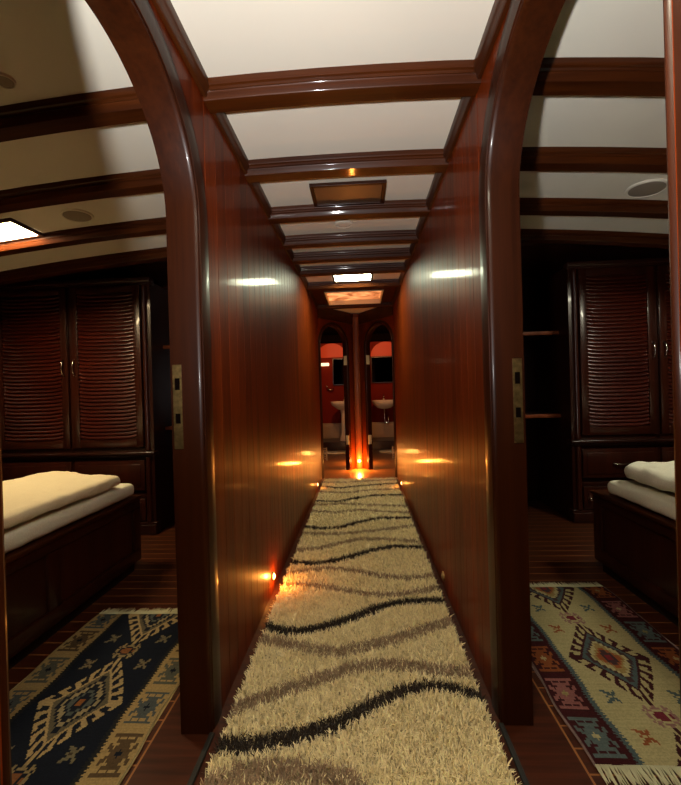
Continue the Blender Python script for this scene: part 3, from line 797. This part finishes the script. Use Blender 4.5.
# ------------------------------------------------------------------ step lights
def step_light(pos, nrm, lit, label, power=0, r=.024):
    root = empty('step_light', pos, math.atan2(nrm[1], nrm[0]), label, 'step light')
    bm = bmesh.new(); lathe(bm, [(r, .0005), (r, .004), (r*.9, .007), (r*.72, .0075), (r*.70, .004)], axis='X', seg=24)
    obj('bezel', bm, 'brass', root, smooth=True, ang=40)
    bm = bmesh.new(); lathe(bm, [(r*.68, .004), (r*.62, .009), (r*.4, .013), (.002, .014)], axis='X', seg=20)
    obj('lens', bm, 'lit_amber' if lit else 'unlit', root, smooth=True)['label'] = 'glowing amber lens' if lit else 'dark unlit lens'
    if power:
        l = bpy.data.lights.new('step_lamp', 'POINT'); l.energy = power; l.color = (1, .33, .05); l.shadow_soft_size = .012
        o = bpy.data.objects.new('step_lamp', l); C.objects.link(o); o.location = Vector(pos)+Vector(nrm)*(.10 if power > 3 else .035 if power > 1 else .045)
step_light((WL, 2.065, .085), (1, 0, 0), True, 'lit amber step light low on the left corridor wall, nearest the camera', 1.6)
step_light((WR, 2.10, .065), (-1, 0, 0), False, 'unlit step light low on the right corridor wall, nearest the camera', 0)
step_light((WL, 4.19, .065), (1, 0, 0), True, 'lit step light far down the left corridor wall near the rug end', .25)
step_light((WR, 4.17, .07), (-1, 0, 0), True, 'lit step light far down the right corridor wall near the rug end', .25)
step_light((XC, 5.303, .11), (0, -1, 0), True, 'bright step light on the post between the two arched doorways', 16, .03)

for x, nm in ((-.16, 'left'), (.08, 'right')):  # added unseen fills that brighten the bathroom doorway floors
    l = bpy.data.lights.new('bathroom_floor_lamp_'+nm, 'POINT'); l.energy = 5; l.color = (1, .38, .08); l.shadow_soft_size = .03
    o = bpy.data.objects.new('bathroom_floor_lamp_'+nm, l); C.objects.link(o); o.location = (x, 5.72, .16)
# ------------------------------------------------------------------ bathrooms
def basin(x, y, w, pedestal, label):
    root = empty('washbasin', (x, y, 0), 0, label, 'washbasin')
    bm = bmesh.new()
    lathe(bm, [(.06, .70), (.13, .72), (w*.85/2+.02, .80), (w/2, .845), (w/2, .86), (w/2-.02, .86), (w/2-.05, .83), (.06, .78), (.02, .775)], seg=32, sy=.75)
    obj('basin', bm, 'white', root, smooth=True, ang=50)
    if pedestal:
        bm = bmesh.new(); lathe(bm, [(.10, .151), (.095, .19), (.065, .3), (.06, .6), (.075, .705)], seg=24); obj('pedestal', bm, 'white', root, smooth=True, ang=50)
    else:
        bm = bmesh.new(); tube(bm, [(0, 0, .71), (0, 0, .52), (.01, 0, .46), (.04, 0, .44), (.07, 0, .47), (.07, 0, .52), (.06, .1, .56), (.05, .23, .56)], .014, 8)
        obj('trap', bm, 'chrome', root, smooth=True)
    bm = bmesh.new(); lathe(bm, [(.02, .858), (.018, .90), (.014, .93), (.014, .97)], (0, .15, 0), seg=14); tube(bm, [(0, .15, .94), (0, .09, .95), (0, .05, .93)], .01, 8)
    obj('tap', bm, 'chrome', root, smooth=True)
basin(-.30, 7.20, .50, True, 'white pedestal washbasin seen through the left arched doorway')
basin(.43, 7.33, .46, False, 'white wall washbasin with bare trap seen through the right arched doorway')
for sx, x0, x1, nm in ((-1, -.998, -.067, 'left'), (1, -.013, .918, 'right')):
    bm = bmesh.new(); box(bm, x0, x1, 7.0, 7.548, .001, .150, .006)
    struct(obj('trim_%d' % (50+(sx > 0)), bm, 'cabin'))
    bm = bmesh.new(); box(bm, x0+.002, x1-.002, 7.50, 7.548, .152, .44, .008); box(bm, x0+.04, x1-.04, 7.492, 7.502, .19, .40, .006)
    struct(obj('trim_%d' % (52+(sx > 0)), bm, 'tile'))
    # bath mat
    cx = -.44 if sx < 0 else .52
    bm = bmesh.new(); lathe(bm, [(.20, .002), (.215, .010), (.20, .022), (.14, .026), (.01, .027)], seg=32, sx=1.1, sy=.6)
    o = obj('bath_mat', bm, 'linen', smooth=True); o.location = (cx, 6.72, 0); tag(o, 'pale oval mat on the floor of the %s bathroom' % nm, 'bath mat')
bm = bmesh.new(); box(bm, -.998, -.067, 7.35, 7.548, 1.965, 2.09); struct(obj('trim_60', bm, 'soffit'))  # added black blocks keep the top of both back walls dark
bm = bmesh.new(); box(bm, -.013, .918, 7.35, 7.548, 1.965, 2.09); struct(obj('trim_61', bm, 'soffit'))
# dark mirror; the lamplit arch above is a painted orange board
def mirror(xc, w, z0, z1, label):
    root = empty('bathroom_mirror', (xc, 7.549, z0), 0, label, 'mirror')
    bm = bmesh.new(); e = .018; h = z1-z0
    for a in ((-w/2, -w/2+e, 0, h), (w/2-e, w/2, 0, h), (-w/2+e, w/2-e, 0, e), (-w/2+e, w/2-e, h-e, h)): box(bm, a[0], a[1], -.03, -.001, a[2], a[3], .003)
    obj('frame', bm, 'cabin', root)
    bm = bmesh.new(); box(bm, -w/2+e, w/2-e, -.02, -.002, e, h-e); obj('glass', bm, 'mirror', root)
mirror(-.27, .50, 1.16, 1.67, 'dark framed mirror above the pedestal washbasin at left')
mirror(.42, .42, 1.18, 1.68, 'dark framed mirror above the trap washbasin at right')
for xc, nm in ((-.53, 'left'), (.50, 'right')):
    bm = bmesh.new(); pl = [(-.29, 0)] + [(-.29*math.cos(math.pi*i/24), .27*math.sin(math.pi*i/24)) for i in range(1, 24)] + [(.29, 0)]
    prism(bm, pl, lambda a, b, d: (a, d, b), -.012, -.001)
    o = obj('arched_board', bm, 'orange'); o.location = (xc, 7.549, 1.69)
    tag(o, 'glowing orange half-round board high on the %s bathroom wall' % nm, 'panel')
# left bathroom wall lamp + towel hook, right switch
root = empty('wall_lamp', (-.66, 7.549, 1.56), 0, 'small white wall lamp in the left bathroom', 'wall lamp')
bm = bmesh.new(); box(bm, -.05, .05, -.02, -.001, -.02, .02, .004); obj('bracket', bm, 'chrome', root)
bm = bmesh.new(); box(bm, -.08, .08, -.06, -.021, -.028, .028, .012, 3); obj('lamp_shade', bm, emit('small_lamp_glass', (1, .6, .35, 1), 1.6), root, smooth=True, ang=40)
bm = bmesh.new(); box(bm, -.03, .03, -.012, -.001, -.055, .055, .003)
o = obj('switch_plate', bm, 'plate'); o.location = (.64, 7.549, 1.13); tag(o, 'cream switch plate on the right bathroom wall', 'switch')
root = empty('towel_hook', (-.58, 7.549, 1.10), 0, 'curved metal hook on the left bathroom wall', 'hook')
bm = bmesh.new(); tube(bm, [(-.06, -.004, .03), (-.05, -.04, .01), (0, -.06, -.02), (.05, -.05, -.02), (.07, -.03, .0)], .014, 8); obj('hook', bm, 'chrome', root, smooth=True)
bm = bmesh.new(); lathe(bm, [(.022, -.0005), (.022, -.006), (.012, -.010)], (-.06, 0, .03), 'Y', 16); obj('rosette', bm, 'chrome', root, smooth=True)
# slatted vent grilles near the doors
for x, nm, rz in ((-.60, 'left', .0), (.52, 'right', .0)):
    root = empty('louvre_grille', (x, 6.0, 0), rz, 'small pale slatted stand on the %s bathroom floor' % nm, 'grille')
    for q in (-.07, .055):
        bm = bmesh.new(); box(bm, q, q+.015, -.02, 0, 0, .20, .002); obj('post', bm, 'grille', root)
    bm = bmesh.new()
    for k in range(6): box(bm, -.055, .055, -.018, -.004, .03+k*.03, .042+k*.03, .001)
    obj('slats', bm, 'grille', root)

# ------------------------------------------------------------------ lights
def light(kind, loc, power, col, size=.1, rot=None, size_y=None, name='lamp'):
    l = bpy.data.lights.new(name, kind); l.energy = power; l.color = col
    if kind == 'AREA':
        l.size = size
        if size_y: l.shape = 'RECTANGLE'; l.size_y = size_y
    else: l.shadow_soft_size = size
    o = bpy.data.objects.new(name, l); C.objects.link(o); o.location = loc
    if rot: o.rotation_euler = rot
    return o
l = light('SPOT', (-.20, -.10, 1.12), 128, (1, .99, .96), .03, name='photographer_bounce_lamp')
l.data.spot_size = math.radians(165); l.data.spot_blend = 1.0
l.rotation_euler = Vector((0, .50, 1)).to_track_quat('-Z', 'Y').to_euler()
for x, nm in ((-.50, 'left'), (.40, 'right')):  # added unseen spots that light the bathroom back walls
    l = light('SPOT', (x, 6.2, 1.95), 29, (1, .40, .13), .05, name='bathroom_lamp_'+nm)
    l.data.spot_size = math.radians(100); l.data.spot_blend = .8
    l.rotation_euler = Vector((0, 1.3, -.5)).to_track_quat('-Z', 'Y').to_euler()
w = bpy.data.worlds.new('night'); scn.world = w; w.use_nodes = True
w.node_tree.nodes['Background'].inputs[0].default_value = (.02, .015, .012, 1); w.node_tree.nodes['Background'].inputs[1].default_value = 1

# ------------------------------------------------------------------ camera
f_px = 397.
cam = bpy.data.cameras.new('camera'); cam.sensor_fit = 'HORIZONTAL'; cam.sensor_width = 36; cam.lens = 36*f_px/681; cam.clip_start = .02
co = bpy.data.objects.new('camera', cam); C.objects.link(co)
psi = math.atan(20/f_px); roll = .028; pit = math.atan(1.5/f_px)
F = Vector((-math.sin(psi)*math.cos(pit), math.cos(psi)*math.cos(pit), -math.sin(pit)))
R0 = F.cross(Vector((0, 0, 1))).normalized(); U0 = R0.cross(F)
R = R0*math.cos(roll)-U0*math.sin(roll); U = U0*math.cos(roll)+R0*math.sin(roll)
mt = Matrix(((R.x, U.x, -F.x, 0), (R.y, U.y, -F.y, 0), (R.z, U.z, -F.z, 1.05), (0, 0, 0, 1)))
co.matrix_world = mt
scn.camera = co
vs = scn.view_settings; scn.display_settings.display_device = 'sRGB'
vs.view_transform = 'Standard'; vs.look = 'None'; vs.exposure = .35; vs.gamma = 1; vs.use_curve_mapping = False
